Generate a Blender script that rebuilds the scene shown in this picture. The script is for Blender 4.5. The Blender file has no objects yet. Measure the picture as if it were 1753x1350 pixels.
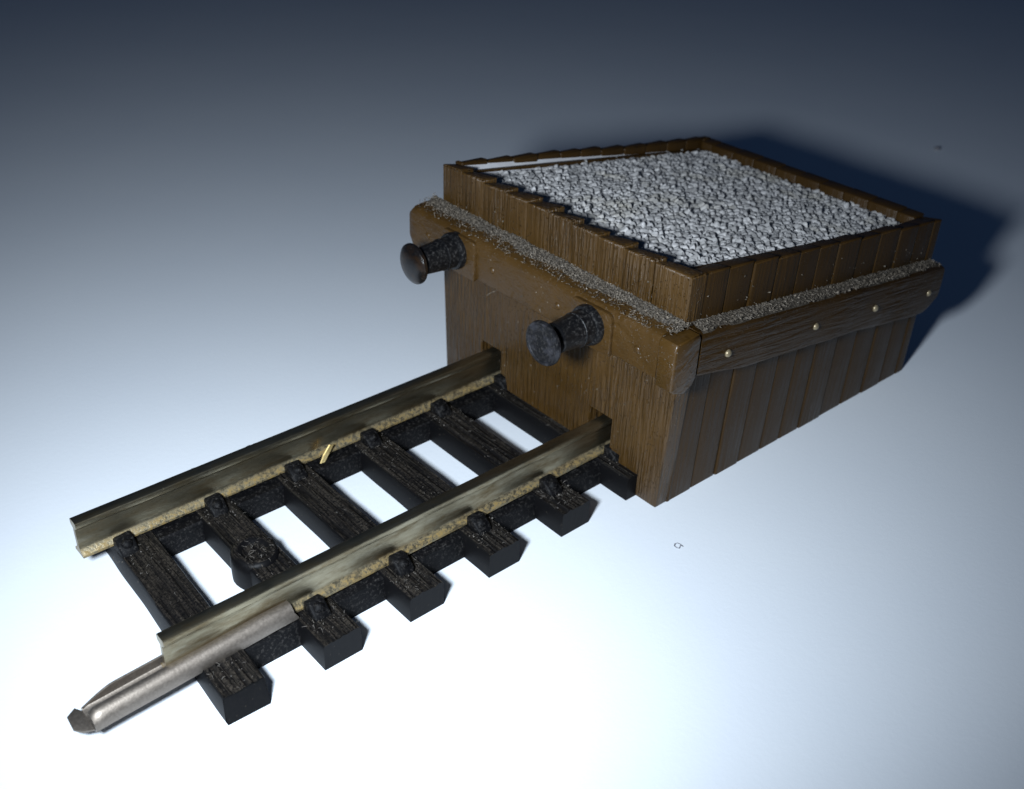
import bpy, bmesh, math, random
from mathutils import Vector, Matrix, noise

# ------------------------------------------------------------------ basics
# 1 Blender unit = 1 cm of the little model (scene unit scale 0.01)
sc = bpy.context.scene
sc.unit_settings.system = 'METRIC'
sc.unit_settings.scale_length = 0.01
COL = sc.collection
R = random.Random(7)
SL = 0.140                       # fall of the box top per unit of length


def link(o):
    COL.objects.link(o)
    return o


def mesh_obj(name, bm, mat, parent=None, smooth=None, label=None, kind=None):
    me = bpy.data.meshes.new(name)
    bm.normal_update()
    bm.to_mesh(me)
    bm.free()
    if smooth == 'all':
        for p in me.polygons:
            p.use_smooth = True
    elif smooth is not None:
        for p in me.polygons:
            p.use_smooth = True
        me.set_sharp_from_angle(angle=math.radians(smooth))
    o = bpy.data.objects.new(name, me)
    if mat:
        me.materials.append(mat)
    link(o)
    if parent:
        o.parent = parent
    if label:
        o['label'] = label
    if kind:
        o['kind'] = kind
    return o


def add_box(bm, x0, x1, y0, y1, z0, z1, bevel=0.0, seg=2, warp=None, top=None):
    vs = [bm.verts.new(c) for c in ((x0, y0, z0), (x1, y0, z0), (x1, y1, z0), (x0, y1, z0),
                                    (x0, y0, z1), (x1, y0, z1), (x1, y1, z1), (x0, y1, z1))]
    if warp:
        for v in vs:
            v.co = Vector(warp(v.co))
    fs = [bm.faces.new([vs[i] for i in f]) for f in
          ((0, 3, 2, 1), (4, 5, 6, 7), (0, 1, 5, 4), (1, 2, 6, 5), (2, 3, 7, 6), (3, 0, 4, 7))]
    if bevel > 0 and top is None:
        es = set()
        for f in fs:
            es.update(f.edges)
        bmesh.ops.bevel(bm, geom=list(es), offset=bevel, segments=seg, affect='EDGES', profile=0.5)
    elif bevel > 0:
        old = set(bm.verts) - set(vs)
        es = [e for e in fs[1].edges]
        bmesh.ops.bevel(bm, geom=es, offset=top, segments=3, affect='EDGES', profile=0.5)
        mine = [v for v in bm.verts if v not in old]
        es = set(e for v in mine for e in v.link_edges
                 if abs((e.verts[0].co - e.verts[1].co).normalized().z) > .95 and e.calc_length() > .5)
        bmesh.ops.bevel(bm, geom=list(es), offset=bevel, segments=seg, affect='EDGES', profile=0.5)


def add_prism(bm, pts, axis, a0, a1, bevel=0.0, seg=2):
    """polygon pts (2-D) extruded along axis ('x','y','z') from a0 to a1"""
    def mk(p, a):
        if axis == 'x':
            return (a, p[0], p[1])
        if axis == 'y':
            return (p[0], a, p[1])
        return (p[0], p[1], a)
    A = [bm.verts.new(mk(p, a0)) for p in pts]
    B = [bm.verts.new(mk(p, a1)) for p in pts]
    n = len(pts)
    fs = [bm.faces.new(A), bm.faces.new(B[::-1])]
    for i in range(n):
        fs.append(bm.faces.new((A[i], B[i], B[(i + 1) % n], A[(i + 1) % n])))
    bmesh.ops.recalc_face_normals(bm, faces=fs)
    if bevel > 0:
        es = set(e for f in fs[:2] for e in f.edges)
        bmesh.ops.bevel(bm, geom=list(es), offset=bevel, segments=seg, affect='EDGES', profile=0.5)


def add_lathe_x(bm, prof, cy, cz, n=40):
    """profile [(x, r)] turned round an axis parallel to X"""
    rings = []
    for (x, r) in prof:
        if r < 1e-5:
            rings.append([bm.verts.new((x, cy, cz))])
        else:
            rings.append([bm.verts.new((x, cy + r * math.cos(2 * math.pi * i / n),
                                        cz + r * math.sin(2 * math.pi * i / n))) for i in range(n)])
    for a, b in zip(rings, rings[1:]):
        for i in range(n):
            j = (i + 1) % n
            if len(a) == 1 and len(b) > 1:
                bm.faces.new((a[0], b[i], b[j]))
            elif len(b) == 1 and len(a) > 1:
                bm.faces.new((a[i], b[0], a[j]))
            elif len(a) > 1:
                bm.faces.new((a[i], b[i], b[j], a[j]))
    bmesh.ops.recalc_face_normals(bm, faces=bm.faces[:])


def add_ball(bm, c, r, sub=2, squash=(1, 1, 1)):
    m = Matrix.Translation(c) @ Matrix.Diagonal((*squash, 1))
    bmesh.ops.create_icosphere(bm, subdivisions=sub, radius=r, matrix=m)


# --- dust: short curled fibres and crumbs as real little pieces of mesh
def add_fibre(bm, p, L, r, rnd, flat=0.3):
    d = Vector((rnd.gauss(0, 1), rnd.gauss(0, 1), rnd.gauss(0, 1) * flat)).normalized()
    k = Vector((rnd.gauss(0, 1), rnd.gauss(0, 1), rnd.gauss(0, 1) * flat)).normalized()
    n = 4
    pts = []
    c = Vector(p)
    for i in range(n + 1):
        pts.append(c.copy())
        d = (d + k * 0.45 + Vector((rnd.gauss(0, .2), rnd.gauss(0, .2), rnd.gauss(0, .12)))).normalized()
        c = c + d * L / n
    rings = []
    for i, q in enumerate(pts):
        t = (pts[min(i + 1, n)] - pts[max(i - 1, 0)]).normalized()
        u = t.orthogonal().normalized()
        v = t.cross(u)
        rr = r * (0.6 if i in (0, n) else 1.0)
        rings.append([bm.verts.new(q + (u * math.cos(a) + v * math.sin(a)) * rr) for a in (0, 2.09, 4.19)])
    for a, b in zip(rings, rings[1:]):
        for i in range(3):
            bm.faces.new((a[i], a[(i + 1) % 3], b[(i + 1) % 3], b[i]))


def add_crumb(bm, p, r, rnd):
    vs = []
    for d in ((1, 1, 1), (-1, -1, 1), (-1, 1, -1), (1, -1, -1)):
        q = Vector(d) * r * rnd.uniform(.35, .8)
        q.rotate(Matrix.Rotation(rnd.uniform(0, 6.28), 3, 'Z') @ Matrix.Rotation(rnd.uniform(0, 6.28), 3, 'X'))
        vs.append(bm.verts.new(Vector(p) + q))
    for f in ((0, 1, 2), (0, 3, 1), (0, 2, 3), (1, 3, 2)):
        bm.faces.new([vs[i] for i in f])


# ------------------------------------------------------------------ materials
def nodes(name):
    m = bpy.data.materials.new(name)
    m.use_nodes = True
    nt = m.node_tree
    b = nt.nodes['Principled BSDF']
    return m, nt, b


def N(nt, t, **kw):
    n = nt.nodes.new(t)
    for k, v in kw.items():
        if k.startswith('i_'):
            key = k[2:].replace('_', ' ')
            n.inputs[key].default_value = v
        else:
            setattr(n, k, v)
    return n


def ramp(nt, src, stops):
    r = N(nt, 'ShaderNodeValToRGB')
    e = r.color_ramp.elements
    while len(e) < len(stops):
        e.new(0.5)
    for el, (p, c) in zip(e, stops):
        el.position = p
        el.color = c if len(c) == 4 else (*c, 1)
    nt.links.new(src, r.inputs['Fac'])
    return r


def coords(nt, scale, rot=(0, 0, 0)):
    tc = N(nt, 'ShaderNodeTexCoord')
    mp = N(nt, 'ShaderNodeMapping')
    if any(rot):                       # turn first, then stretch
        mp.vector_type = 'TEXTURE'
        mp.inputs['Scale'].default_value = tuple(1 / c for c in scale)
        mp.inputs['Rotation'].default_value = tuple(-r for r in rot)
    else:
        mp.inputs['Scale'].default_value = scale
    nt.links.new(tc.outputs['Object'], mp.inputs['Vector'])
    return mp.outputs['Vector']


def moulded_wood(name, grain, base=(0.050, 0.0250, 0.0050), spec=0.45, bump=0.55, rough=0.40, seed=0.0, rot=(0, 0, 0), dist=0.012):
    """brown moulded plastic with raised wood grain along the axis that has the small scale"""
    m, nt, b = nodes(name)
    L = nt.links.new
    v = coords(nt, grain, rot)
    n1 = N(nt, 'ShaderNodeTexNoise', i_Scale=1.0, i_Detail=3.0, i_Roughness=0.55, i_Distortion=0.35)
    L(v, n1.inputs['Vector'])
    v2 = coords(nt, tuple(g * 0.42 for g in grain), rot)
    n2 = N(nt, 'ShaderNodeTexNoise', i_Scale=1.0, i_Detail=2.0, i_Roughness=0.5, i_Distortion=0.2)
    L(v2, n2.inputs['Vector'])
    # patches where the grain is worn smooth
    v3 = coords(nt, (1.1, 1.1, 0.9))
    n3 = N(nt, 'ShaderNodeTexNoise', i_Scale=1.0, i_Detail=2.0)
    L(v3, n3.inputs['Vector'])
    patch = ramp(nt, n3.outputs['Fac'], [(0.40, (0.25, 0.25, 0.25)), (0.60, (1, 1, 1))])
    r1 = ramp(nt, n1.outputs['Fac'], [(0.36, (0, 0, 0)), (0.50, (0.55, 0.55, 0.55)), (0.62, (1, 1, 1))])
    mix = N(nt, 'ShaderNodeMix', data_type='FLOAT')
    mix.inputs['Factor'].default_value = 0.35
    L(r1.outputs['Color'], mix.inputs[2])
    L(n2.outputs['Fac'], mix.inputs[3])
    # fine pimples
    v4 = coords(nt, (38, 38, 38))
    n4 = N(nt, 'ShaderNodeTexNoise', i_Scale=1.0, i_Detail=2.0)
    L(v4, n4.inputs['Vector'])
    p4 = ramp(nt, n4.outputs['Fac'], [(0.62, (0, 0, 0)), (0.74, (1, 1, 1))])
    mul = N(nt, 'ShaderNodeMath', operation='MULTIPLY')
    L(mix.outputs[0], mul.inputs[0])
    L(patch.outputs['Color'], mul.inputs[1])
    add = N(nt, 'ShaderNodeMath', operation='MULTIPLY_ADD')
    L(p4.outputs['Color'], add.inputs[0])
    add.inputs[1].default_value = 0.45
    L(mul.outputs[0], add.inputs[2])
    bp = N(nt, 'ShaderNodeBump')
    bp.inputs['Strength'].default_value = bump
    bp.inputs['Distance'].default_value = dist
    L(add.outputs[0], bp.inputs['Height'])
    L(bp.outputs['Normal'], b.inputs['Normal'])
    # colour: slight mottling and pale dust specks that lie on the plastic
    n5 = N(nt, 'ShaderNodeTexNoise', i_Scale=1.6, i_Detail=4.0, i_Roughness=0.6)
    L(coords(nt, (1, 1, 1)), n5.inputs['Vector'])
    c1 = ramp(nt, n5.outputs['Fac'], [(0.3, tuple(c * 0.82 for c in base)), (0.7, tuple(c * 1.15 for c in base))])
    n6 = N(nt, 'ShaderNodeTexNoise', i_Scale=24.0, i_Detail=3.0, i_Roughness=0.75)
    L(coords(nt, (1, 1, 1)), n6.inputs['Vector'])
    sp = ramp(nt, n6.outputs['Fac'], [(0.69, (0, 0, 0)), (0.78, (0.55, 0.55, 0.55))])
    mc = N(nt, 'ShaderNodeMix', data_type='RGBA')
    L(sp.outputs['Color'], mc.inputs['Factor'])
    L(c1.outputs['Color'], mc.inputs[6])
    mc.inputs[7].default_value = (0.16, 0.12, 0.075, 1)
    L(mc.outputs[2], b.inputs['Base Color'])
    rr = ramp(nt, n5.outputs['Fac'], [(0.3, (rough - .06,) * 3), (0.7, (rough + .10,) * 3)])
    L(rr.outputs['Color'], b.inputs['Roughness'])
    b.inputs['Specular IOR Level'].default_value = spec
    return m


M = {}
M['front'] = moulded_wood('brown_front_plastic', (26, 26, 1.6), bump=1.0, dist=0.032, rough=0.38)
M['side'] = moulded_wood('shaded_brown_side_plastic', (20, 20, 1.2), base=(0.033, 0.0165, 0.0038), spec=0.20, bump=0.55, rough=0.38)  # same brown as the front, with shade on sides and back darkened into the base
M['beam'] = moulded_wood('brown_beam_plastic', (13, 8, 15), bump=0.65, rough=0.38, dist=0.016)
M['beam_end'] = moulded_wood('rough_cut_brown_plastic', (3.0, 3.5, 6.5), bump=0.5, rough=0.30, dist=0.04, rot=(0.5, 0.3, 0))
M['board'] = moulded_wood('shaded_brown_board_plastic', (1.5, 12, 19), base=(0.033, 0.0165, 0.0038), spec=0.20, bump=1.0, dist=0.025, rough=0.38,  # board base darkened too, painting in the shade of the side
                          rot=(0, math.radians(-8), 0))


def mat_simple(name, c0, c1, rough, scale=5.0, metal=0.0, bump=0.2, bscale=30.0, dist=0.01, rough2=None, stretch=(1, 1, 1)):
    m, nt, b = nodes(name)
    L = nt.links.new
    n = N(nt, 'ShaderNodeTexNoise', i_Scale=scale, i_Detail=4.0, i_Roughness=0.6)
    L(coords(nt, stretch), n.inputs['Vector'])
    c = ramp(nt, n.outputs['Fac'], [(0.32, c0), (0.68, c1)])
    L(c.outputs['Color'], b.inputs['Base Color'])
    r2 = rough if rough2 is None else rough2
    r = ramp(nt, n.outputs['Fac'], [(0.3, (rough,) * 3), (0.7, (r2,) * 3)])
    L(r.outputs['Color'], b.inputs['Roughness'])
    b.inputs['Metallic'].default_value = metal
    n2 = N(nt, 'ShaderNodeTexNoise', i_Scale=bscale, i_Detail=3.0)
    L(coords(nt, stretch), n2.inputs['Vector'])
    bp = N(nt, 'ShaderNodeBump')
    bp.inputs['Strength'].default_value = bump
    bp.inputs['Distance'].default_value = dist
    L(n2.outputs['Fac'], bp.inputs['Height'])
    L(bp.outputs['Normal'], b.inputs['Normal'])
    return m


def mat_sleeper():
    """black moulded plastic, wood grain along Y on the top, dust caught in the grain"""
    m, nt, b = nodes('black_sleeper_plastic')
    L = nt.links.new
    n1 = N(nt, 'ShaderNodeTexNoise', i_Scale=1.0, i_Detail=2.5, i_Roughness=0.55, i_Distortion=0.5)
    L(coords(nt, (30, 1.6, 8)), n1.inputs['Vector'])
    r1 = ramp(nt, n1.outputs['Fac'], [(0.38, (0, 0, 0)), (0.60, (1, 1, 1))])
    geo = N(nt, 'ShaderNodeNewGeometry')
    sep = N(nt, 'ShaderNodeSeparateXYZ')
    L(geo.outputs['True Normal'], sep.inputs[0])
    up = ramp(nt, sep.outputs['Z'], [(0.75, (0.05, 0.05, 0.05)), (0.95, (1, 1, 1))])
    hm = N(nt, 'ShaderNodeMath', operation='MULTIPLY')
    L(r1.outputs['Color'], hm.inputs[0])
    L(up.outputs['Color'], hm.inputs[1])
    bp = N(nt, 'ShaderNodeBump')
    bp.inputs['Strength'].default_value = 0.8
    bp.inputs['Distance'].default_value = 0.012
    L(hm.outputs[0], bp.inputs['Height'])
    L(bp.outputs['Normal'], b.inputs['Normal'])
    # dust: on faces that look up, thicker in patches
    n2 = N(nt, 'ShaderNodeTexNoise', i_Scale=46.0, i_Detail=4.0, i_Roughness=0.75)
    L(coords(nt, (1, 1, 1)), n2.inputs['Vector'])
    r2 = ramp(nt, n2.outputs['Fac'], [(0.40, (0, 0, 0)), (0.68, (0.75, 0.75, 0.75))])
    du = N(nt, 'ShaderNodeMath', operation='MULTIPLY')
    rid = N(nt, 'ShaderNodeMath', operation='MULTIPLY_ADD')
    L(r1.outputs['Color'], rid.inputs[0])
    rid.inputs[1].default_value = 0.8
    rid.inputs[2].default_value = 0.2
    upr = N(nt, 'ShaderNodeMath', operation='MULTIPLY')
    L(up.outputs['Color'], upr.inputs[0])
    L(rid.outputs[0], upr.inputs[1])
    L(r2.outputs['Color'], du.inputs[0])
    L(upr.outputs[0], du.inputs[1])
    n3 = N(nt, 'ShaderNodeTexNoise', i_Scale=26.0, i_Detail=2.0, i_Roughness=0.7)
    L(coords(nt, (1, 1, 1)), n3.inputs['Vector'])
    r3 = ramp(nt, n3.outputs['Fac'], [(0.68, (0, 0, 0)), (0.76, (0.7, 0.7, 0.7))])
    mx = N(nt, 'ShaderNodeMath', operation='MAXIMUM')
    L(du.outputs[0], mx.inputs[0])
    L(r3.outputs['Color'], mx.inputs[1])
    mc = N(nt, 'ShaderNodeMix', data_type='RGBA')
    L(mx.outputs[0], mc.inputs['Factor'])
    mc.inputs[6].default_value = (0.0025, 0.0025, 0.0030, 1)
    mc.inputs[7].default_value = (0.066, 0.055, 0.043, 1)
    L(mc.outputs[2], b.inputs['Base Color'])
    b.inputs['Roughness'].default_value = 0.50
    b.inputs['Specular IOR Level'].default_value = 0.12
    return m


def mat_rail():
    """dull nickel silver with brown tarnish in long streaks and yellowish dust low down"""
    m, nt, b = nodes('tarnished_nickel_silver')
    L = nt.links.new
    n1 = N(nt, 'ShaderNodeTexNoise', i_Scale=1.0, i_Detail=4.0, i_Roughness=0.6)
    L(coords(nt, (2.6, 14, 17)), n1.inputs['Vector'])
    c1 = ramp(nt, n1.outputs['Fac'], [(0.30, (0.26, 0.225, 0.15)), (0.50, (0.325, 0.285, 0.195)), (0.70, (0.385, 0.345, 0.25))])
    n2 = N(nt, 'ShaderNodeTexNoise', i_Scale=22.0, i_Detail=4.0, i_Roughness=0.8)
    L(coords(nt, (1, 1, 1)), n2.inputs['Vector'])
    tc = N(nt, 'ShaderNodeTexCoord')
    sep = N(nt, 'ShaderNodeSeparateXYZ')
    L(tc.outputs['Object'], sep.inputs[0])
    low = N(nt, 'ShaderNodeMapRange')
    low.inputs['From Min'].default_value = 0.385
    low.inputs['From Max'].default_value = 0.345
    L(sep.outputs['Z'], low.inputs['Value'])
    r2 = ramp(nt, n2.outputs['Fac'], [(0.42, (0.1, 0.1, 0.1)), (0.58, (1, 1, 1))])
    du = N(nt, 'ShaderNodeMath', operation='MULTIPLY')
    L(low.outputs[0], du.inputs[0])
    L(r2.outputs['Color'], du.inputs[1])
    n3 = ramp(nt, n2.outputs['Fac'], [(0.68, (0, 0, 0)), (0.78, (0.6, 0.6, 0.6))])
    mx = N(nt, 'ShaderNodeMath', operation='MAXIMUM')
    L(du.outputs[0], mx.inputs[0])
    L(n3.outputs['Color'], mx.inputs[1])
    mc = N(nt, 'ShaderNodeMix', data_type='RGBA')
    L(mx.outputs[0], mc.inputs['Factor'])
    mc.inputs[7].default_value = (0.215, 0.150, 0.058, 1)
    L(mc.outputs[2], b.inputs['Base Color'])
    me = N(nt, 'ShaderNodeMath', operation='MULTIPLY_ADD')
    L(mx.outputs[0], me.inputs[0])
    me.inputs[1].default_value = -0.9
    me.inputs[2].default_value = 1.0
    L(me.outputs[0], b.inputs['Metallic'])
    n5 = N(nt, 'ShaderNodeTexNoise', i_Scale=3.0, i_Detail=7.0, i_Roughness=0.72)
    L(coords(nt, (0.8, 2.6, 3.0)), n5.inputs['Vector'])
    rr = ramp(nt, n5.outputs['Fac'], [(0.3, (0.44,) * 3), (0.7, (0.29,) * 3)])
    tar = ramp(nt, n5.outputs['Fac'], [(0.32, (0.58, 0.49, 0.38)), (0.54, (1, 1, 1))])
    tm = N(nt, 'ShaderNodeMix', data_type='RGBA', blend_type='MULTIPLY')
    tm.inputs['Factor'].default_value = 1.0
    L(c1.outputs['Color'], tm.inputs[6])
    L(tar.outputs['Color'], tm.inputs[7])
    L(tm.outputs[2], mc.inputs[6])
    L(rr.outputs['Color'], b.inputs['Roughness'])
    n4 = N(nt, 'ShaderNodeTexNoise', i_Scale=1.0, i_Detail=3.0)
    L(coords(nt, (22, 50, 60)), n4.inputs['Vector'])
    ad = N(nt, 'ShaderNodeMath', operation='ADD')
    L(n4.outputs['Fac'], ad.inputs[0])
    L(mx.outputs[0], ad.inputs[1])
    bp = N(nt, 'ShaderNodeBump')
    bp.inputs['Strength'].default_value = 0.25
    bp.inputs['Distance'].default_value = 0.005
    L(ad.outputs[0], bp.inputs['Height'])
    L(bp.outputs['Normal'], b.inputs['Normal'])
    return m


def mat_buffer(name, base, dust_amt, rough, rust=None, spec=0.35):
    m, nt, b = nodes(name)
    b.inputs['Specular IOR Level'].default_value = spec
    L = nt.links.new
    n1 = N(nt, 'ShaderNodeTexNoise', i_Scale=34.0, i_Detail=4.0, i_Roughness=0.75)
    L(coords(nt, (1, 1, 1)), n1.inputs['Vector'])
    r1 = ramp(nt, n1.outputs['Fac'], [(0.52, (0, 0, 0)), (0.74, (dust_amt,) * 3)])
    mc = N(nt, 'ShaderNodeMix', data_type='RGBA')
    L(r1.outputs['Color'], mc.inputs['Factor'])
    if rust:
        n2 = N(nt, 'ShaderNodeTexNoise', i_Scale=7.0, i_Detail=4.0, i_Roughness=0.65)
        L(coords(nt, (1, 1, 1)), n2.inputs['Vector'])
        r2 = ramp(nt, n2.outputs['Fac'], [(0.48, base), (0.64, rust)])
        L(r2.outputs['Color'], mc.inputs[6])
    else:
        mc.inputs[6].default_value = (*base, 1)
    mc.inputs[7].default_value = (0.14, 0.13, 0.12, 1)
    L(mc.outputs[2], b.inputs['Base Color'])
    r3 = ramp(nt, r1.outputs['Color'], [(0.0, (rough,) * 3), (0.6, (0.8,) * 3)])
    L(r3.outputs['Color'], b.inputs['Roughness'])
    bp = N(nt, 'ShaderNodeBump')
    bp.inputs['Strength'].default_value = 0.4
    bp.inputs['Distance'].default_value = 0.008
    L(n1.outputs['Fac'], bp.inputs['Height'])
    L(bp.outputs['Normal'], b.inputs['Normal'])
    return m


def mat_gravel():
    m, nt, b = nodes('pale_gravel_plastic')
    L = nt.links.new
    vo = N(nt, 'ShaderNodeTexVoronoi', i_Scale=13.0)
    L(coords(nt, (1, 1, 1)), vo.inputs['Vector'])
    hs = N(nt, 'ShaderNodeSeparateColor')
    L(vo.outputs['Color'], hs.inputs[0])
    c = ramp(nt, hs.outputs[0], [(0.0, (0.27, 0.262, 0.255)), (0.5, (0.37, 0.36, 0.35)), (1.0, (0.50, 0.485, 0.475))])
    n = N(nt, 'ShaderNodeTexNoise', i_Scale=1.1, i_Detail=5.0, i_Roughness=0.65)
    L(coords(nt, (1, 1, 1)), n.inputs['Vector'])
    st = ramp(nt, n.outputs['Fac'], [(0.54, (0, 0, 0)), (0.70, (0.6, 0.6, 0.6))])
    mc = N(nt, 'ShaderNodeMix', data_type='RGBA')
    L(st.outputs['Color'], mc.inputs['Factor'])
    L(c.outputs['Color'], mc.inputs[6])
    mc.inputs[7].default_value = (0.34, 0.31, 0.24, 1)
    L(mc.outputs[2], b.inputs['Base Color'])
    b.inputs['Roughness'].default_value = 0.55
    return m


def mat_dust(name, c0, c1):
    m, nt, b = nodes(name)
    L = nt.links.new
    n = N(nt, 'ShaderNodeTexNoise', i_Scale=48.0, i_Detail=3.0)
    L(coords(nt, (1, 1, 1)), n.inputs['Vector'])
    c = ramp(nt, n.outputs['Fac'], [(0.35, c0), (0.65, c1)])
    L(c.outputs['Color'], b.inputs['Base Color'])
    b.inputs['Roughness'].default_value = 0.7
    return m


def mat_table():
    """smooth white paper with a faint tooth"""
    m, nt, b = nodes('white_paper')
    L = nt.links.new
    n = N(nt, 'ShaderNodeTexNoise', i_Scale=0.35, i_Detail=5.0, i_Roughness=0.55)
    L(coords(nt, (1, 1, 1)), n.inputs['Vector'])
    c = ramp(nt, n.outputs['Fac'], [(0.3, (0.735, 0.775, 0.82)), (0.7, (0.765, 0.80, 0.835))])
    L(c.outputs['Color'], b.inputs['Base Color'])
    b.inputs['Roughness'].default_value = 0.85
    b.inputs['Specular IOR Level'].default_value = 0.25
    n2 = N(nt, 'ShaderNodeTexNoise', i_Scale=16.0, i_Detail=6.0, i_Roughness=0.7)
    L(coords(nt, (1, 1, 1)), n2.inputs['Vector'])
    bp = N(nt, 'ShaderNodeBump')
    bp.inputs['Strength'].default_value = 0.11
    bp.inputs['Distance'].default_value = 0.02
    L(n2.outputs['Fac'], bp.inputs['Height'])
    L(bp.outputs['Normal'], b.inputs['Normal'])
    return m


M['sleeper'] = mat_sleeper()
M['rail'] = mat_rail()
M['black'] = mat_buffer('dusty_black_plastic', (0.0022, 0.0022, 0.0027), 0.28, 0.60, spec=.12)
M['joiner'] = mat_simple('dull_bronze_sheet', (0.185, 0.158, 0.132), (0.24, 0.207, 0.175), 0.46, scale=40, metal=0.88,
                         bump=0.25, bscale=60, dist=0.004, rough2=0.54)
M['housing'] = mat_buffer('black_buffer_housing', (0.0040, 0.0040, 0.0045), 0.45, 0.38)
M['head_grey'] = mat_buffer('dusty_grey_buffer_face', (0.0055, 0.0055, 0.0065), 0.30, 0.45, rust=(0.022, 0.022, 0.026), spec=.25)
M['head_rust'] = mat_buffer('glossy_rusty_buffer_face', (0.0050, 0.0042, 0.0040), 0.06, 0.20, rust=(0.016, 0.0085, 0.004), spec=.5)
M['nail'] = mat_simple('dull_brass_nail', (0.22, 0.17, 0.10), (0.34, 0.28, 0.18), 0.35, metal=0.5, bump=0.2)
M['gravel'] = mat_gravel()
M['liner'] = mat_simple('plain_pale_liner', (0.50, 0.49, 0.50), (0.56, 0.56, 0.57), 0.6, bump=0.1)
M['dust'] = mat_dust('grey_brown_dust', (0.024, 0.019, 0.013), (0.205, 0.170, 0.130))
M['dust_skin'] = mat_dust('matted_dust', (0.018, 0.013, 0.008), (0.085, 0.070, 0.052))
M['dust_dark'] = mat_dust('dark_grey_dust', (0.030, 0.026, 0.022), (0.110, 0.097, 0.083))
M['speck'] = mat_simple('dark_speck', (0.20, 0.20, 0.22), (0.28, 0.28, 0.30), 0.8)
M['lint'] = mat_simple('grey_lint', (0.20, 0.20, 0.23), (0.28, 0.28, 0.31), 0.8)
M['flake'] = mat_simple('bright_brass', (0.80, 0.56, 0.20), (0.92, 0.74, 0.36), 0.34, metal=0.75, bump=0.15)
M['table'] = mat_table()

# ------------------------------------------------------------------ setting
bm = bmesh.new()
S = 150
vs = [bm.verts.new(p) for p in ((-S, -S, 0), (S, -S, 0), (S, S, 0), (-S, S, 0))]
bm.faces.new(vs)
t = mesh_obj('table', bm, M['table'])
t['kind'] = 'structure'

# ------------------------------------------------------------------ the buffer stop
root = bpy.data.objects.new('buffer_stop', None)
link(root)
root.empty_display_size = 0.5
root['label'] = 'brown plank-sided model railway buffer stop with pale gravel and a short track'
root['category'] = 'buffer stop'

W2 = 1.808                        # half width of the box
LEN = 4.59


def ytaper(x, z):
    """half width of the walls: the box draws in a little towards its foot, less so at the back"""
    b = 1.735 + (1.815 - 1.735) * max(0, min(1, x / LEN))
    k = max(0.0, min(1.0, z / 1.5))
    return b + (W2 - b) * k


def top_z(x):
    return 2.70 - SL * x


# --- front wall: ten upright planks, with the slots for rails and sleeper cut out
fy = [1.808, 1.474, 1.111, 0.765, 0.408, 0.09, -0.261, -0.614, -0.962, -1.363, -1.808]
bm = bmesh.new()
FT = 0.225
for i in range(10):
    y1, y0 = fy[i], fy[i + 1]
    pz = 2.672 + R.uniform(-.007, .007)
    th = R.uniform(-.045, .03)
    dx = R.uniform(-.003, .003)
    tilt = -0.007 + R.uniform(-.004, .004)

    def wp(c, y0=y0, y1=y1, pz=pz, dx=dx, tilt=tilt, th=th):
        x, y, z = c
        if z > 2:
            f = (y - y0) / (y1 - y0) - .5
            z = pz + tilt * f * 2 + ((-0.030 - .035 * f) if x > .1 else 0)
        if abs(abs(y) - W2) < 1e-6:
            y = math.copysign(ytaper(0, z), y)
        return (x + (dx if x < .1 else th * (z > 2)), y, z)
    add_box(bm, 0, FT, y0 + .0015, y1 - .0015, 1.62, 2.7, bevel=0.020, seg=3, warp=wp, top=0.032)
add_box(bm, 0.002, FT, -W2, W2, 0, 1.615, bevel=0.02, seg=3,
        warp=lambda c: (c.x, math.copysign(ytaper(0, c.z), c.y), c.z))
front = mesh_obj('front_wall', bm, M['front'], smooth=50)
# cutter with the outline of rails and sleeper
cut = bmesh.new()
prof = [(-1.43, -0.05), (-1.43, 0.245), (-1.185, 0.275), (-1.185, 0.37), (-1.04, 0.375), (-1.04, 0.745), (-0.70, 0.745),
        (-0.70, 0.30), (-0.55, 0.285), (0.60, 0.285), (0.64, 0.44), (0.73, 0.45), (0.73, 0.745), (1.08, 0.745), (1.08, 0.375),
        (1.185, 0.37), (1.185, 0.275), (1.43, 0.245), (1.43, -0.05)]
add_prism(cut, prof, 'x', -0.3, 0.5)
cobj = mesh_obj('slot_cutter', cut, None)
mod = front.modifiers.new('slots', 'BOOLEAN')
mod.operation = 'DIFFERENCE'
mod.object = cobj
mod.solver = 'EXACT'
mod.use_self = True
dg = bpy.context.evaluated_depsgraph_get()
dg.update()
nm = bpy.data.meshes.new_from_object(front.evaluated_get(dg))
front.modifiers.clear()
front.data = nm
bpy.data.objects.remove(cobj, do_unlink=True)
front.parent = root

# --- side walls: planks with level tops, so the rim steps down like a saw
sx = [0.0, 0.18, 0.558, 0.945, 1.325, 1.715, 2.055, 2.415, 2.83, 3.25, 3.67, 4.06, 4.42, LEN]


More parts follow.
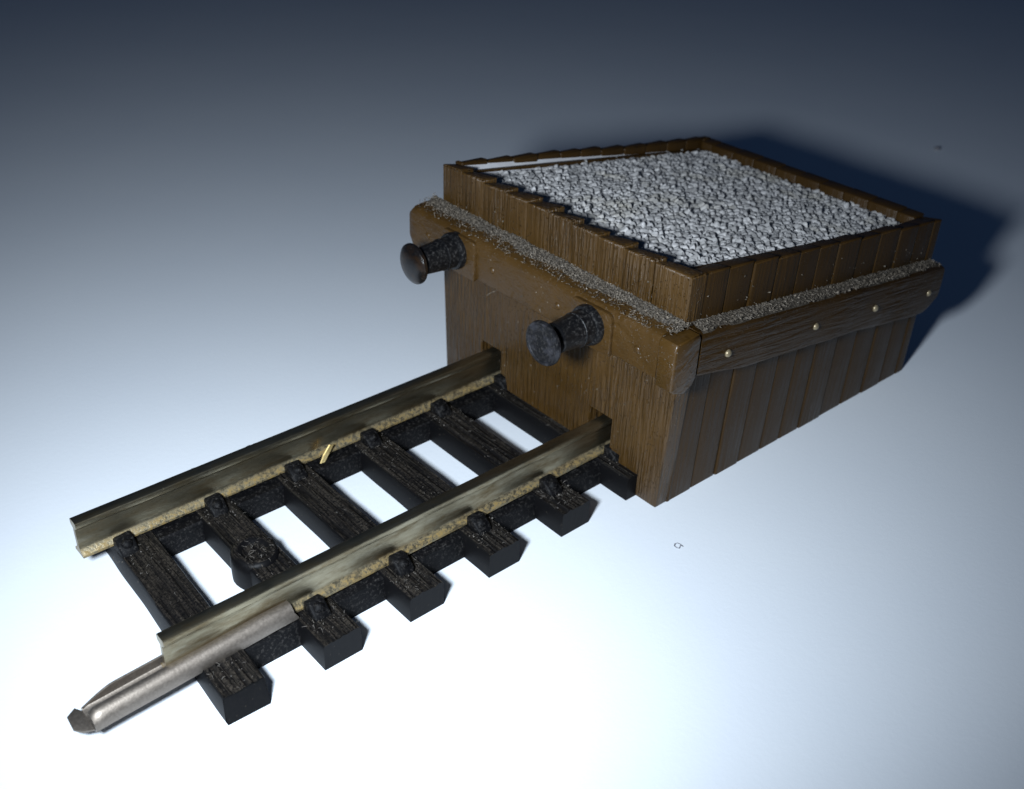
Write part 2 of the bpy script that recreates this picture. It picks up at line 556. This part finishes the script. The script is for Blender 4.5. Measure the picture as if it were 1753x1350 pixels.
def side_wall(sign, th, name):
    b = bmesh.new()
    rr = random.Random(11 if sign < 0 else 23)
    for i in range(len(sx) - 1):
        a0, a1 = sx[i], sx[i + 1]
        if i == 0:
            a0 = FT + 0.004
        jb0, jb1 = (rr.uniform(-.012, .012) for _ in range(2))
        out = rr.uniform(-.008, .008)
        zt = top_z((a0 + a1) / 2) + rr.uniform(-.010, .010)
        slope = 0.055 if sign > 0 else 0.085

        tj = rr.uniform(-.014, .014) if sign > 0 else rr.uniform(-.02, .02)

        def wp(c, a0=a0, a1=a1, zt=zt, out=out, slope=slope, tj=tj):
            x, y, z = c
            outer = y > 0.5
            if z > 1:
                z = zt - slope * (x - (a0 + a1) / 2) - ((0.0 if outer else 0.045) if sign < 0 else (0.015 if outer else 0.0))
            yy = ytaper(x, z)
            y = (yy + out) if outer else (yy - th + tj)
            return (x, sign * y, z)
        add_box(b, a0 + .002, a1 - .002, 0, 1, 0, 2.7, bevel=0.022, seg=3, warp=wp, top=0.030)
    # closed backing behind the planks
    p = [(FT + .01, 0.01), (LEN - .06, 0.01), (LEN - .06, top_z(LEN) - .12), (FT + .01, top_z(0) - .12)]
    y0 = sign * (W2 - th - 0.09)
    add_prism(b, p, 'y', y0, y0 + sign * .06)
    bmesh.ops.recalc_face_normals(b, faces=b.faces[:])
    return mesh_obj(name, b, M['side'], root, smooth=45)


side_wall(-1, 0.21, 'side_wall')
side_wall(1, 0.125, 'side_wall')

# --- back wall
bm = bmesh.new()
for i in range(10):
    y1, y0 = fy[i], fy[i + 1]
    y1, y0 = min(y1, W2 - .15), max(y0, -W2 + .22)
    zt = top_z(LEN) + 0.008 + R.uniform(-.008, .008)
    add_box(bm, LEN - .24, LEN - .004, y0 + .001, y1 - .001, 0, zt, bevel=0.018, seg=2)
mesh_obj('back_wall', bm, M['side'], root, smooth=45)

# --- gravel load: one moulded sheet of small broken stones
bm = bmesh.new()
gx0, gx1, gy0, gy1 = 0.17, LEN - .22, -1.60, 1.60
nx, ny = 300, 230
CELL = 0.086


def hash2(i, j, k):
    h = math.sin(i * 127.1 + j * 311.7 + k * 74.7) * 43758.5453
    return h - math.floor(h)


def stone(x, y):
    gx, gy = x / CELL, y / (CELL * .85)
    ix, iy = math.floor(gx), math.floor(gy)
    best = []
    for a in (-1, 0, 1):
        for b in (-1, 0, 1):
            i, j = ix + a, iy + b
            px, py = i + .1 + .8 * hash2(i, j, 1), j + .1 + .8 * hash2(i, j, 2)
            dx, dy = gx - px, gy - py
            best.append((dx * dx + dy * dy, i, j, dx, dy))
    best.sort()
    d1, i, j, dx, dy = best[0]
    e = math.sqrt(best[1][0]) - math.sqrt(d1)          # distance to the crevice
    h = 0.022 * hash2(i, j, 3)
    tx, ty = .004 + hash2(i, j, 4) * .052, -.012 + (hash2(i, j, 5) - .5) * .045
    edge = min(1.0, e / 0.34)
    return h + tx * dx + ty * dy + 0.024 * (edge ** .7) - 0.038


def far_edge(x):
    return 1.575 + max(0, min(1, (x - .3) / 3.2)) * 0.095


grid = []
for i in range(nx + 1):
    row = []
    x = gx0 + (gx1 - gx0) * i / nx
    fe = far_edge(x)
    for j in range(ny + 1):
        y = gy0 + (fe - gy0) * j / ny
        mound = 0.035 * math.exp(-((x - 1.9) / 1.5) ** 2 - (y / 1.0) ** 2)
        z = top_z(x) - 0.130 + mound * .8 + stone(x, y)
        if j == ny:
            z = top_z(x) - 0.165
        row.append(bm.verts.new((x, y, z)))
    grid.append(row)
for i in range(nx):
    for j in range(ny):
        bm.faces.new((grid[i][j], grid[i + 1][j], grid[i + 1][j + 1], grid[i][j + 1]))
for i in range(nx):      # the sheet's free far edge
    a, b = grid[i][ny], grid[i + 1][ny]
    c, d = bm.verts.new(b.co - Vector((0, 0, .06))), bm.verts.new(a.co - Vector((0, 0, .06)))
    bm.faces.new((a, b, c, d))
mesh_obj('gravel_load', bm, M['gravel'], root, smooth=42)

# pale liner showing between the gravel sheet and the far wall
bm = bmesh.new()
lp = []
n = 24
for i in range(n + 1):
    x = 0.2 + 3.6 * i / n
    k = i / n
    ya = far_edge(x) - .03
    yb = 1.69
    za = top_z(x) - 0.150 + 0.01 * k
    zb = top_z(x) - 0.040 - 0.085 * k
    lp.append([bm.verts.new(p) for p in ((x, ya, za), (x, yb, zb), (x, yb + .012, zb - .03), (x, ya, za - .04))])
for a, b in zip(lp, lp[1:]):
    for q in range(4):
        bm.faces.new((a[q], b[q], b[(q + 1) % 4], a[(q + 1) % 4]))
bm.faces.new(lp[0])
bm.faces.new(lp[-1][::-1])
bmesh.ops.recalc_face_normals(bm, faces=bm.faces[:])
mesh_obj('bed_liner', bm, M['liner'], root, label='smooth pale strip along the far edge of the gravel')

# ------------------------------------------------------------------ buffer beam across the front
BX = -0.34
bm = bmesh.new()
nseg = 40
# cross section x,z : flat top, upright face, underside running back down to the wall
sec0 = [(0.004, 2.215), (-0.24, 2.205), (-0.30, 2.195), (-0.330, 2.165), (BX, 2.12), (BX, 1.80), (BX + .006, 1.745), (BX + .04, 1.715),
        (0.004, 1.50)]
rings = []
for i in range(nseg + 1):
    f = i / nseg
    y = -1.80 + (2.015 + 1.80) * f
    end = max(0.0, (y - 1.93) / 0.085)            # round the far end off
    rg = []
    for (x, z) in sec0:
        zc = 1.93
        q = math.sqrt(max(0.0, 1 - min(1, end) ** 2)) if end > 0 else 1
        s = 0.70 + 0.30 * q
        wob = 0.012 * noise.noise(Vector((y * 1.7, x * 3, z * 2.0)))
        rg.append(bm.verts.new((x + (0.03 * (1 - q) if x < -.2 else 0) + (wob if x < -.2 else 0), y, zc + (z - zc) * s + wob * .5)))
    rings.append(rg)
m_ = len(sec0)
for a, b in zip(rings, rings[1:]):
    for q in range(m_):
        bm.faces.new((a[q], a[(q + 1) % m_], b[(q + 1) % m_], b[q]))
bm.faces.new(rings[0])
bm.faces.new(rings[-1][::-1])
bmesh.ops.recalc_face_normals(bm, faces=bm.faces[:])
beam = mesh_obj('buffer_beam', bm, M['beam'], root, smooth=40)

# whittled end block of the beam at the near corner
bm = bmesh.new()
pts = [(-0.352, 1.70), (-0.352, 2.15), (-0.325, 2.185), (-0.02, 2.185), (-0.005, 2.15), (-0.005, 1.735), (-0.05, 1.655), (-0.16, 1.60),
       (-0.30, 1.655)]
add_prism(bm, pts, 'y', -2.012, -1.80, bevel=0.022, seg=3)
for v in bm.verts:                                  # uneven knife marks
    v.co.x += 0.014 * noise.noise(v.co * 9.0)
    v.co.z += 0.010 * noise.noise(v.co * 7.0 + Vector((3, 1, 2)))
mesh_obj('beam_end', bm, M['beam_end'], beam, smooth=50, label='shiny rough-cut end block of the beam')

# mounting plates and rivets
for cy in (1.06, -0.96):
    bm = bmesh.new()
    hw, z0, z1, rc = 0.275, 1.715, 2.165, 0.07
    pl = []
    for (qy, qz, a0) in ((hw - rc, z1 - rc, 0), (-hw + rc, z1 - rc, 90), (-hw + .02, z0 + .02, 180), (hw - .02, z0 + .02, 270)):
        r_ = rc if qz > 2 else .02
        for k in range(5):
            a = math.radians(a0 + 22.5 * k)
            pl.append((cy + qy + r_ * math.cos(a), qz + r_ * math.sin(a)))
    add_prism(bm, pl, 'x', BX - .036, BX + .02, bevel=0.012, seg=2)
    mesh_obj('mounting_plate', bm, M['beam'], beam, smooth=40)
for cy in (1.64, 0.53, -0.47, -1.55):
    bm = bmesh.new()
    add_ball(bm, (BX + .004, cy, 1.94), 0.042, sub=2, squash=(.6, 1, 1))
    mesh_obj('rivet', bm, M['beam'], beam, smooth='all')


# buffers
def buffer(cy, cz, head_mat, dome, label):
    b = bmesh.new()
    pr = [(BX + .01, 0.0), (BX + .01, .205), (BX - .075, .205), (BX - .10, .196), (BX - .105, .172), (BX - .20, .168), (BX - .205, .176),
          (BX - .23, .176), (BX - .235, .168), (BX - .47, .150), (BX - .485, .153), (BX - .50, .148), (BX - .50, .10), (BX - .515, .098),
          (BX - .515, 0)]
    add_lathe_x(b, pr, cy, cz, 44)
    h = mesh_obj('buffer', b, M['housing'], root, smooth=35, label=label)
    b = bmesh.new()
    x0 = BX - .512
    r = .224
    x0 += .045 if dome else 0
    pr = [(x0, 0.0), (x0, .100), (x0 - .05, .115), (x0 - .085, .17), (x0 - .10, r - .006), (x0 - .115, r), (x0 - .135, r - .004)]
    if dome:
        pr += [(x0 - .150, r - .020), (x0 - .175, r * .72), (x0 - .190, r * .45), (x0 - .197, r * .2), (x0 - .199, 0)]
    else:
        pr += [(x0 - .148, r - .010), (x0 - .151, r - .020), (x0 - .150, r - .032), (x0 - .142, r - .042), (x0 - .141, r * .4), (x0 - .141, 0)]
    add_lathe_x(b, pr, cy, cz, 44)
    mesh_obj('buffer_head', b, head_mat, h, smooth=35)
    return h


nb = buffer(-0.95, 1.958, M['head_grey'], False, 'black buffer with a flat dusty grey head')
fb = buffer(1.115, 1.965, M['head_rust'], True, 'black buffer with a domed glossy rust-stained head')


# ------------------------------------------------------------------ side boards
def side_board(sign):
    b = bmesh.new()
    n = 36
    rr = random.Random(5)
    top, bot = [], []
    botp = [(0.03, 1.705), (0.3, 1.635), (0.74, 1.535), (1.32, 1.452), (1.85, 1.375), (2.64, 1.252), (3.3, 1.135), (4.0, 1.01), (4.40, 0.965),
            (4.54, 0.985)]

    def bz(x):
        for (a, c), (d, e) in zip(botp, botp[1:]):
            if x <= d:
                return c + (e - c) * (x - a) / (d - a)
        return botp[-1][1]
    rings = []
    for i in range(n + 1):
        x = 0.025 + (4.60 - 0.025) * i / n
        zt = 2.165 - 0.143 * x + 0.012 * noise.noise(Vector((x * 1.3, 0, 3)))
        zb = bz(x) + 0.018 * noise.noise(Vector((x * 1.6, 5, 0)))
        if i == n:
            zb += .10
        if i == n - 1:
            zb += .03
        o = 0.012 * noise.noise(Vector((x * 1.1, 2, 8)))
        yo = 2.0 + o
        yi = 1.72
        sec = [(yi, zt + .035), (yo - .05, zt + .006), (yo - .012, zt - .012), (yo, zt - .05), (yo + .004, (zt + zb) / 2), (yo, zb + .05),
               (yo - .015, zb + .012), (yo - .05, zb), (yi, zb + .01)]
        rings.append([b.verts.new((x, sign * p[0], p[1])) for p in sec])
    m_ = len(rings[0])
    for p, q in zip(rings, rings[1:]):
        for k in range(m_):
            b.faces.new((p[k], p[(k + 1) % m_], q[(k + 1) % m_], q[k]))
    b.faces.new(rings[0])
    b.faces.new(rings[-1][::-1])
    bmesh.ops.recalc_face_normals(b, faces=b.faces[:])
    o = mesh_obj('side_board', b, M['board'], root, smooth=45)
    for (x, z) in ((0.454, 1.824), (1.936, 1.613), (3.117, 1.443), (4.325, 1.254)):
        b = bmesh.new()
        add_ball(b, (x, sign * 2.003, z), 0.042, sub=2, squash=(1, .8, 1))
        mesh_obj('nail', b, M['nail'], o, smooth='all')
    return o


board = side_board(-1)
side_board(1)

# ------------------------------------------------------------------ dust lying on the ledges
rd = random.Random(3)


def skin_slot(o, nf):
    o.data.materials.append(M['dust_skin'])
    for p in o.data.polygons[:nf]:
        p.material_index = 1


def ledge_dust():
    b = bmesh.new()
    # crust: an uneven skin of dust against the wall
    def skin(P, Q, n, m, h):
        rows = []
        for i in range(n + 1):
            row = []
            for j in range(m + 1):
                row.append(b.verts.new(Q(i / n, j / m)))
            rows.append(row)
        for i in range(n):
            for j in range(m):
                b.faces.new((rows[i][j], rows[i + 1][j], rows[i + 1][j + 1], rows[i][j + 1]))

    def qf(u, v):
        y = -1.86 + 3.78 * u
        w = 0.20 + 0.07 * noise.noise(Vector((y * 2.3, 0, 0))) + 0.04 * noise.noise(Vector((y * 9, 4, 0)))
        x = -0.002 - w * v
        h = 0.030 * (1 - v) ** .6 * (0.7 + .6 * noise.noise(Vector((y * 3, x * 3, 9))))
        h += 0.022 * noise.noise(Vector((x * 28, y * 28, 2))) + 0.014 * noise.noise(Vector((x * 60, y * 60, 7)))
        h = h * (1 - v ** 4) - 0.02 * v ** 4
        return (x, y, 2.212 + max(h, -.02))
    skin(None, qf, 420, 26, 0)
    for _ in range(5200):
        y = rd.uniform(-1.88, 1.97)
        w = 0.29 + .06 * noise.noise(Vector((y * 2.3, 0, 0)))
        v = min(1.1, abs(rd.gauss(0, .5)))
        x = -0.004 - w * v
        if noise.noise(Vector((y * 5, x * 8, 3))) < rd.uniform(-.5, .25):
            continue
        z = 2.216 + 0.018 * max(0, 1 - v) + rd.uniform(-.004, .008)
        if rd.random() < .4:
            add_fibre(b, (x, y, z), rd.uniform(.02, .055), rd.uniform(.0018, .0032), rd)
        else:
            add_crumb(b, (x, y, z), rd.uniform(.005, .013), rd)
    o = mesh_obj('dust', b, M['dust'], beam, smooth=None, label='thick grey dust on top of the beam', kind='stuff')
    skin_slot(o, 420 * 26)
    return o


ledge_dust()


def board_dust():
    b = bmesh.new()
    n, m = 460, 12
    rows = []
    for i in range(n + 1):
        row = []
        x = 0.06 + 4.45 * i / n
        for j in range(m + 1):
            v = j / m
            w = 0.165 + .02 * noise.noise(Vector((x * 4, 1, 0)))
            y = -1.800 - w * v
            h = 0.018 * (1 - v) ** .6 + 0.014 * noise.noise(Vector((x * 28, y * 28, 2))) + 0.012 * noise.noise(Vector((x * 60, y * 60, 7)))
            h = h * (1 - v ** 4) - .02 * v ** 4
            row.append(b.verts.new((x, y, 2.185 - 0.143 * x + max(h, -.02) + .012 * (1 - v))))
        rows.append(row)
    for i in range(n):
        for j in range(m):
            b.faces.new((rows[i][j], rows[i + 1][j], rows[i + 1][j + 1], rows[i][j + 1]))
    for _ in range(2100):
        x = rd.uniform(0.05, 4.55)
        v = rd.random()
        y = -1.805 - .17 * v
        if noise.noise(Vector((x * 4, y * 9, 6))) < rd.uniform(-.5, .3):
            continue
        z = 2.188 - 0.143 * x + .022 * (1 - v) + rd.uniform(0, .012)
        if rd.random() < .5:
            add_fibre(b, (x, y, z), rd.uniform(.018, .05), rd.uniform(.0016, .003), rd)
        else:
            add_crumb(b, (x, y, z), rd.uniform(.006, .015), rd)
    # stray crumbs on the planks above
    for _ in range(60):
        x = rd.uniform(0.2, 4.4)
        z = 2.2 - .143 * x + abs(rd.gauss(0, .16))
        if z < top_z(x) - .06:
            add_crumb(b, (x, -1.812, z), rd.uniform(.006, .016), rd)
    o = mesh_obj('dust', b, M['dust'], board, label='grey dust on top of the side board', kind='stuff')
    skin_slot(o, 460 * 12)
    return o


board_dust()

# dust fibres stuck to the front
b = bmesh.new()
for _ in range(150):
    y = rd.uniform(-1.7, 1.7)
    z = rd.uniform(.35, 1.5)
    add_crumb(b, (-.004, y, z), rd.uniform(.004, .011), rd)
for _ in range(90):
    add_crumb(b, (BX - .004, rd.uniform(-1.75, 1.9), rd.uniform(1.76, 2.15)), rd.uniform(.004, .010), rd)
for _ in range(60):
    add_crumb(b, (-.006, rd.uniform(-1.75, 1.75), 2.25 + abs(rd.gauss(0, .13))), rd.uniform(.004, .012), rd)
for (y, z) in ((.02, 1.86), (-.25, 1.78), (.6, 1.62)):
    add_fibre(b, (BX - .012, y, z), .12, .005, rd)
mesh_obj('dust', b, M['dust'], front, label='pale dust crumbs on the front', kind='stuff')

# ------------------------------------------------------------------ the track
TH = 0.277
HW = 1.458
TW = 0.377
tx = [-4.722, -3.814, -2.924, -2.003, -1.064, -0.135]


def chair_mesh(bm, x, y, sgn):
    """moulded rail chair gripping the foot: wedge with a bolt head"""
    p = [(y - sgn * .005, TH - .02), (y + sgn * .20, TH - .02), (y + sgn * .185, TH + .035), (y + sgn * .07, TH + .115), (y - sgn * .005, TH + .105)]
    add_prism(bm, p, 'x', x - .085, x + .085, bevel=.02, seg=2)
    add_ball(bm, (x, y + sgn * .11, TH + .058), .060, sub=2)
    for v in bm.verts:
        v.co += Vector((1, 1, 1)) * 0.010 * noise.noise(v.co * 22)


sleepers = []
for i, x0 in enumerate(tx):
    b = bmesh.new()
    ns, mt = 70, 30
    rr = random.Random(40 + i)
    rot = -0.045 if i == 0 else rr.uniform(-.006, .006)
    # lofted bar so that the edges can wander like rough-sawn wood
    rings = []
    for k in range(ns + 1):
        y = -HW + 2 * HW * k / ns
        w0 = 0.008 * noise.noise(Vector((y * 2.1, i * 7.3, 0)))
        w1 = 0.008 * noise.noise(Vector((y * 2.1, i * 7.3, 5)))
        zt = TH + 0.006 * noise.noise(Vector((y * 1.7, i * 3.1, 2)))
        xa, xb = x0 + w0, x0 + TW + w1
        sec = [(xa, 0.002)]
        sec.append((xa + .002, zt - .02))
        for q in range(mt + 1):
            f = q / mt
            xx = xa + .014 + (xb - xa - .028) * f
            gr = 0.020 * noise.noise(Vector((xx * 21, y * 1.1 + i * 11, i))) + 0.006 * noise.noise(Vector((xx * 48, y * 2.2, i)))
            if q in (0, mt):
                gr *= .3
            sec.append((xx, zt + gr))
        sec.append((xb - .002, zt - .02))
        sec.append((xb, 0.002))
        ca, sa = math.cos(rot), math.sin(rot)
        rg = []
        for (xx, zz) in sec:
            ddx, ddy = xx - x0, y + HW
            yy = y
            if i == 0 and k == 0 and zz > .2:
                yy = y + .085
            ddy = yy + HW
            rg.append(b.verts.new((x0 + ddx * ca - ddy * sa, -HW + ddx * sa + ddy * ca, zz)))
        rings.append(rg)
    m_ = len(rings[0])
    for p, q in zip(rings, rings[1:]):
        for k in range(m_):
            b.faces.new((p[k], p[(k + 1) % m_], q[(k + 1) % m_], q[k]))
    b.faces.new(rings[0])
    b.faces.new(rings[-1][::-1])
    bmesh.ops.recalc_face_normals(b, faces=b.faces[:])
    s = mesh_obj('sleeper', b, M['sleeper'], root, smooth=50)
    sleepers.append(s)
    cx = x0 + TW / 2
    for yr, sg in ((-.9, -1), (-.9, 1), (.9, -1), (.9, 1)):
        if i == 0 and yr < 0:
            continue
        if i == 5 and sg * yr < 0:
            pass
        b = bmesh.new()
        chair_mesh(b, cx - (0.0 if i else .0), yr + sg * .085, sg)
        mesh_obj('rail_chair', b, M['black'], s, smooth=60)

# fluffy round nail boss on the second sleeper
b = bmesh.new()
bcx, bcy = -3.655, -.055
ring = []
for k in range(28):
    a = 2 * math.pi * k / 28
    ring.append([b.verts.new((bcx + (r + .012 * noise.noise(Vector((math.cos(a) * 2, math.sin(a) * 2, r * 9)))) * math.cos(a),
                              bcy + r * 1.12 * math.sin(a), z + .012 * noise.noise(Vector((math.cos(a) * 3, math.sin(a) * 3, z * 20)))))
                 for (r, z) in ((.222, .002), (.225, .20), (.215, .285), (.185, .318), (.145, .318), (.11, .285), (.06, .262), (.004, .255))])
for k in range(28):
    a, c = ring[k], ring[(k + 1) % 28]
    for q in range(len(a) - 1):
        b.faces.new((a[q], c[q], c[q + 1], a[q + 1]))
bmesh.ops.recalc_face_normals(b, faces=b.faces[:])
mesh_obj('nail_boss', b, M['sleeper'], sleepers[1], smooth=60, label='round nail hole boss full of fluff')

# strips that tie the sleepers together under the rails
for yo, yi in ((-1.085, -.70), (1.085, .675)):
    for a, c in zip(tx, tx[1:]):
        b = bmesh.new()
        s_ = 1 if yo > 0 else -1
        pts = [(yi, 0.002), (yo, 0.002), (yo - s_ * .03, .235), (yo - s_ * .06, .252), (yi + s_ * .02, .252), (yi, .235)]
        add_prism(b, pts, 'x', a + TW - .02, c + .02)
        mesh_obj('web_strip', b, M['black'], root, smooth=30)


# rails
def rail(cy, x0, x1):
    half = [(0, .677), (.046, .677), (.058, .672), (.064, .660), (.062, .618), (.050, .604), (.022, .592), (.016, .580), (.022, .568), (.024, .40),
            (.034, .368), (.085, .326), (.090, .318), (.090, .296), (0, .296)]
    sec = [(y, z) for y, z in half] + [(-y, z) for y, z in half[-2:0:-1]]
    b = bmesh.new()
    n = 60
    rings = []
    for i in range(n + 1):
        x = x0 + (x1 - x0) * i / n
        rings.append([b.verts.new((x, cy + y + 0.0016 * noise.noise(Vector((x * 2, z * 6, cy))), z)) for y, z in sec])
    m_ = len(sec)
    for p, q in zip(rings, rings[1:]):
        for k in range(m_):
            b.faces.new((p[k], p[(k + 1) % m_], q[(k + 1) % m_], q[k]))
    b.faces.new(rings[0])
    b.faces.new(rings[-1][::-1])
    bmesh.ops.recalc_face_normals(b, faces=b.faces[:])
    return mesh_obj('rail', b, M['rail'], root, smooth=30)


rail(0.9, -4.90, 0.55)
near_rail = rail(-0.9, -4.935, 0.55)

# rail joiner: a folded sheet sleeve over the foot of the near rail, sticking out past its end
b = bmesh.new()
JX0, JX1 = -5.585, -3.79
TK = .018
# near side curls over the foot, far side is a plain upright flange; both run straight to the cut tip
outer = [(.150, .382), (.162, .340), (.150, .285), (.118, .262), (-.118, .260), (-.150, .283), (-.160, .330), (-.143, .378), (-.112, .412),
         (-.080, .432), (-.045, .432), (-.022, .420)]
inner = []
for i_, (a, z) in enumerate(outer):
    p0 = Vector(outer[max(0, i_ - 1)])
    p1 = Vector(outer[min(len(outer) - 1, i_ + 1)])
    t_ = (p1 - p0).normalized()
    inner.append((a + t_.y * TK, z - t_.x * TK))
sec = outer + inner[::-1]
n = 44
rings = []
for i in range(n + 1):
    x = JX0 + (JX1 - JX0) * i / n
    far_cut = max(0.0, 1 - (x - JX0) / .26)
    near_cut = max(0.0, 1 - (x - JX0) / .05)
    rg = []
    for (a, z) in sec:
        zz = z + .003 * noise.noise(Vector((x * 3, a * 9, z * 9)))
        aa = a
        if z > .30:
            k_ = far_cut ** 1.6 * .75 if a > 0 else near_cut ** 2 * .25
            zz = .30 + (zz - .30) * (1 - k_)
            aa = a * (1 - (.20 * far_cut if a > 0 else .06 * near_cut))
        drop = -.075 * max(0, min(1, (-4.0 - x) / 1.58))
        skew = -.06 * (z - .30) / .1 if i == n and z > .30 else 0
        rg.append(b.verts.new((x + skew, -.9 + aa, zz + drop)))
    rings.append(rg)
m_ = len(sec)
for p, q in zip(rings, rings[1:]):
    for k in range(m_):
        b.faces.new((p[k], p[(k + 1) % m_], q[(k + 1) % m_], q[k]))
for e_ in (rings[0], rings[-1]):
    h_ = m_ // 2
    for k in range(h_ - 1):
        b.faces.new((e_[k], e_[k + 1], e_[m_ - 2 - k], e_[m_ - 1 - k]))
# the flat tongue at its tip
add_prism(b, [(-5.57, -1.005), (-5.66, -.965), (-5.71, -.90), (-5.70, -.75), (-5.62, -.70), (-5.57, -.79)], 'z', .172, .194, bevel=.004)
bmesh.ops.recalc_face_normals(b, faces=b.faces[:])
mesh_obj('rail_joiner', b, M['joiner'], root, smooth=40)


# dust on the sleepers, one patch of loose fibres for each
def sleeper_dust(i, x0, s):
    b = bmesh.new()
    rr = random.Random(90 + i)
    cnt = (150, 230, 240, 320, 420, 150)[i]
    for _ in range(cnt):
        y = rr.choice((rr.uniform(-1.42, 1.3), rr.gauss(-1.15, .13), rr.gauss(.68, .16)))
        if y < -1.43 or abs(y + .9) < .13 or abs(y - .9) < .13 or (i == 5 and y < -1.3):
            continue
        x = x0 + rr.uniform(.01, TW - .01)
        if i == 5 and x > -.01:
            continue
        if rr.random() < .35:
            add_fibre(b, (x, y, TH + rr.uniform(.004, .016)), rr.uniform(.02, .05), rr.uniform(.0016, .003), rr, .2)
        else:
            add_crumb(b, (x, y, TH + rr.uniform(.002, .012)), rr.uniform(.005, .012), rr)
    if i == 1:
        for _ in range(45):
            a = rr.uniform(0, 6.28)
            r = rr.uniform(.03, .21)
            add_fibre(b, (bcx + r * math.cos(a), bcy + r * math.sin(a), .32 + rr.uniform(-.02, .015)), rr.uniform(.02, .055),
                      rr.uniform(.002, .0035), rr, .15)
    if len(b.verts):
        mesh_obj('dust', b, M['dust_dark'], s, kind='stuff')


for i, x0 in enumerate(tx):
    sleeper_dust(i, x0, sleepers[i])

# ------------------------------------------------------------------ small loose things
# bent brass flake lying by the far rail
b = bmesh.new()
fl = [(-.085, -.012, -.022), (-.030, .014, .020), (.062, .034, .060), (.092, .012, .038), (.030, -.006, .002), (-.052, -.030, -.030)]
A = [b.verts.new(p) for p in fl]
B = [b.verts.new(Vector(p) + Vector((.004, -.012, .004))) for p in fl]
b.faces.new(A)
b.faces.new(B[::-1])
for i in range(6):
    b.faces.new((A[i], B[i], B[(i + 1) % 6], A[(i + 1) % 6]))
bmesh.ops.recalc_face_normals(b, faces=b.faces[:])
o = mesh_obj('brass_flake', b, M['flake'])
o.location = (-2.36, .755, .345)
o.rotation_euler = (0.55, -.35, .25)
o.scale = (1.25, 1.0, 1.25)
o['label'] = 'tiny bright golden metal flake lying against the far rail'
o['category'] = 'metal flake'

# curl of lint on the paper
cu = bmesh.new()
pts = [(.012, -.075), (-.045, -.06), (-.06, -.01), (-.02, .05), (.03, .05), (.055, .015), (.075, -.02), (.09, -.03)]
pts = [(-.055, .02), (-.035, .055), (.0, .06), (.03, .035), (.055, .0), (.03, .03), (.012, -.005), (-.015, -.035), (-.045, -.02), (-.055, .02)]
rings = []
for i, (px, py) in enumerate(pts):
    q = Vector((px, py, .016 + .008 * math.sin(i)))
    t0 = Vector((*pts[max(0, i - 1)], 0))
    t1 = Vector((*pts[min(len(pts) - 1, i + 1)], 0))
    tt = (t1 - t0).normalized()
    u = Vector((-tt.y, tt.x, 0))
    r = .0045
    rings.append([cu.verts.new(q + (u * math.cos(a) + Vector((0, 0, 1)) * math.sin(a)) * r) for a in (0, 1.57, 3.14, 4.71)])
for p, q in zip(rings, rings[1:]):
    for k in range(4):
        cu.faces.new((p[k], p[(k + 1) % 4], q[(k + 1) % 4], q[k]))
o = mesh_obj('lint_fibre', cu, M['lint'], smooth='all')
o.location = (-.267, -2.302, 0)
o.rotation_euler = (0, 0, -.5)
o.scale = (.8, .8, .8)
o['label'] = 'small grey curl of lint on the white paper in front of the box corner'
o['category'] = 'lint'


def speck(x, y, r, label, sx=1.0):
    b = bmesh.new()
    add_ball(b, (0, 0, r * .45), r, sub=2, squash=(sx, .8, .5))
    for v in b.verts:
        v.co *= 1 + .35 * noise.noise(v.co * 3 / r * .4)
        v.co.z = max(v.co.z, .001)
    o = mesh_obj('dust_speck', b, M['speck'], smooth=60)
    o.location = (x, y, 0)
    o['label'] = label
    o['category'] = 'speck'


speck(12.69, 2.35, .07, 'dark crumb on the far paper beyond the box, just past its shadow', 1.3)

# ------------------------------------------------------------------ light, world, camera
w = bpy.data.worlds.new('World')
sc.world = w
w.use_nodes = True
bg = w.node_tree.nodes['Background']
bg.inputs['Color'].default_value = (0.22, 0.45, 1.0, 1)
bg.inputs['Strength'].default_value = 0.034

ld = bpy.data.lights.new('phone_torch', 'SPOT')
ld.energy = 7700
ld.color = (0.80, 0.895, 1.0)
ld.shadow_soft_size = 0.55
ld.spot_size = math.radians(112)
ld.spot_blend = 1.0
lo = link(bpy.data.objects.new('phone_torch', ld))
lo.location = (-7.60, -4.70, 5.85)
aim = Vector((2.3, 4.1, 0))
lo.rotation_euler = (aim - lo.location).to_track_quat('-Z', 'Y').to_euler()

cd = bpy.data.cameras.new('camera')
cam = link(bpy.data.objects.new('camera', cd))
cam.location = (-6.92759586, -7.05863407, 6.83639667)
cam.rotation_mode = 'XYZ'
cam.rotation_euler = (math.radians(57.35965642), math.radians(-1.9387299), math.radians(-41.20388672))
cd.sensor_fit = 'HORIZONTAL'
cd.sensor_width = 36
cd.lens = 37.155492
cd.clip_start = 0.1
cd.clip_end = 1000
cd.dof.use_dof = True
cd.dof.focus_distance = 9.6
cd.dof.aperture_fstop = 0.60
sc.camera = cam

sc.view_settings.view_transform = 'Standard'
sc.view_settings.look = 'None'
sc.view_settings.exposure = 0
sc.view_settings.gamma = 1
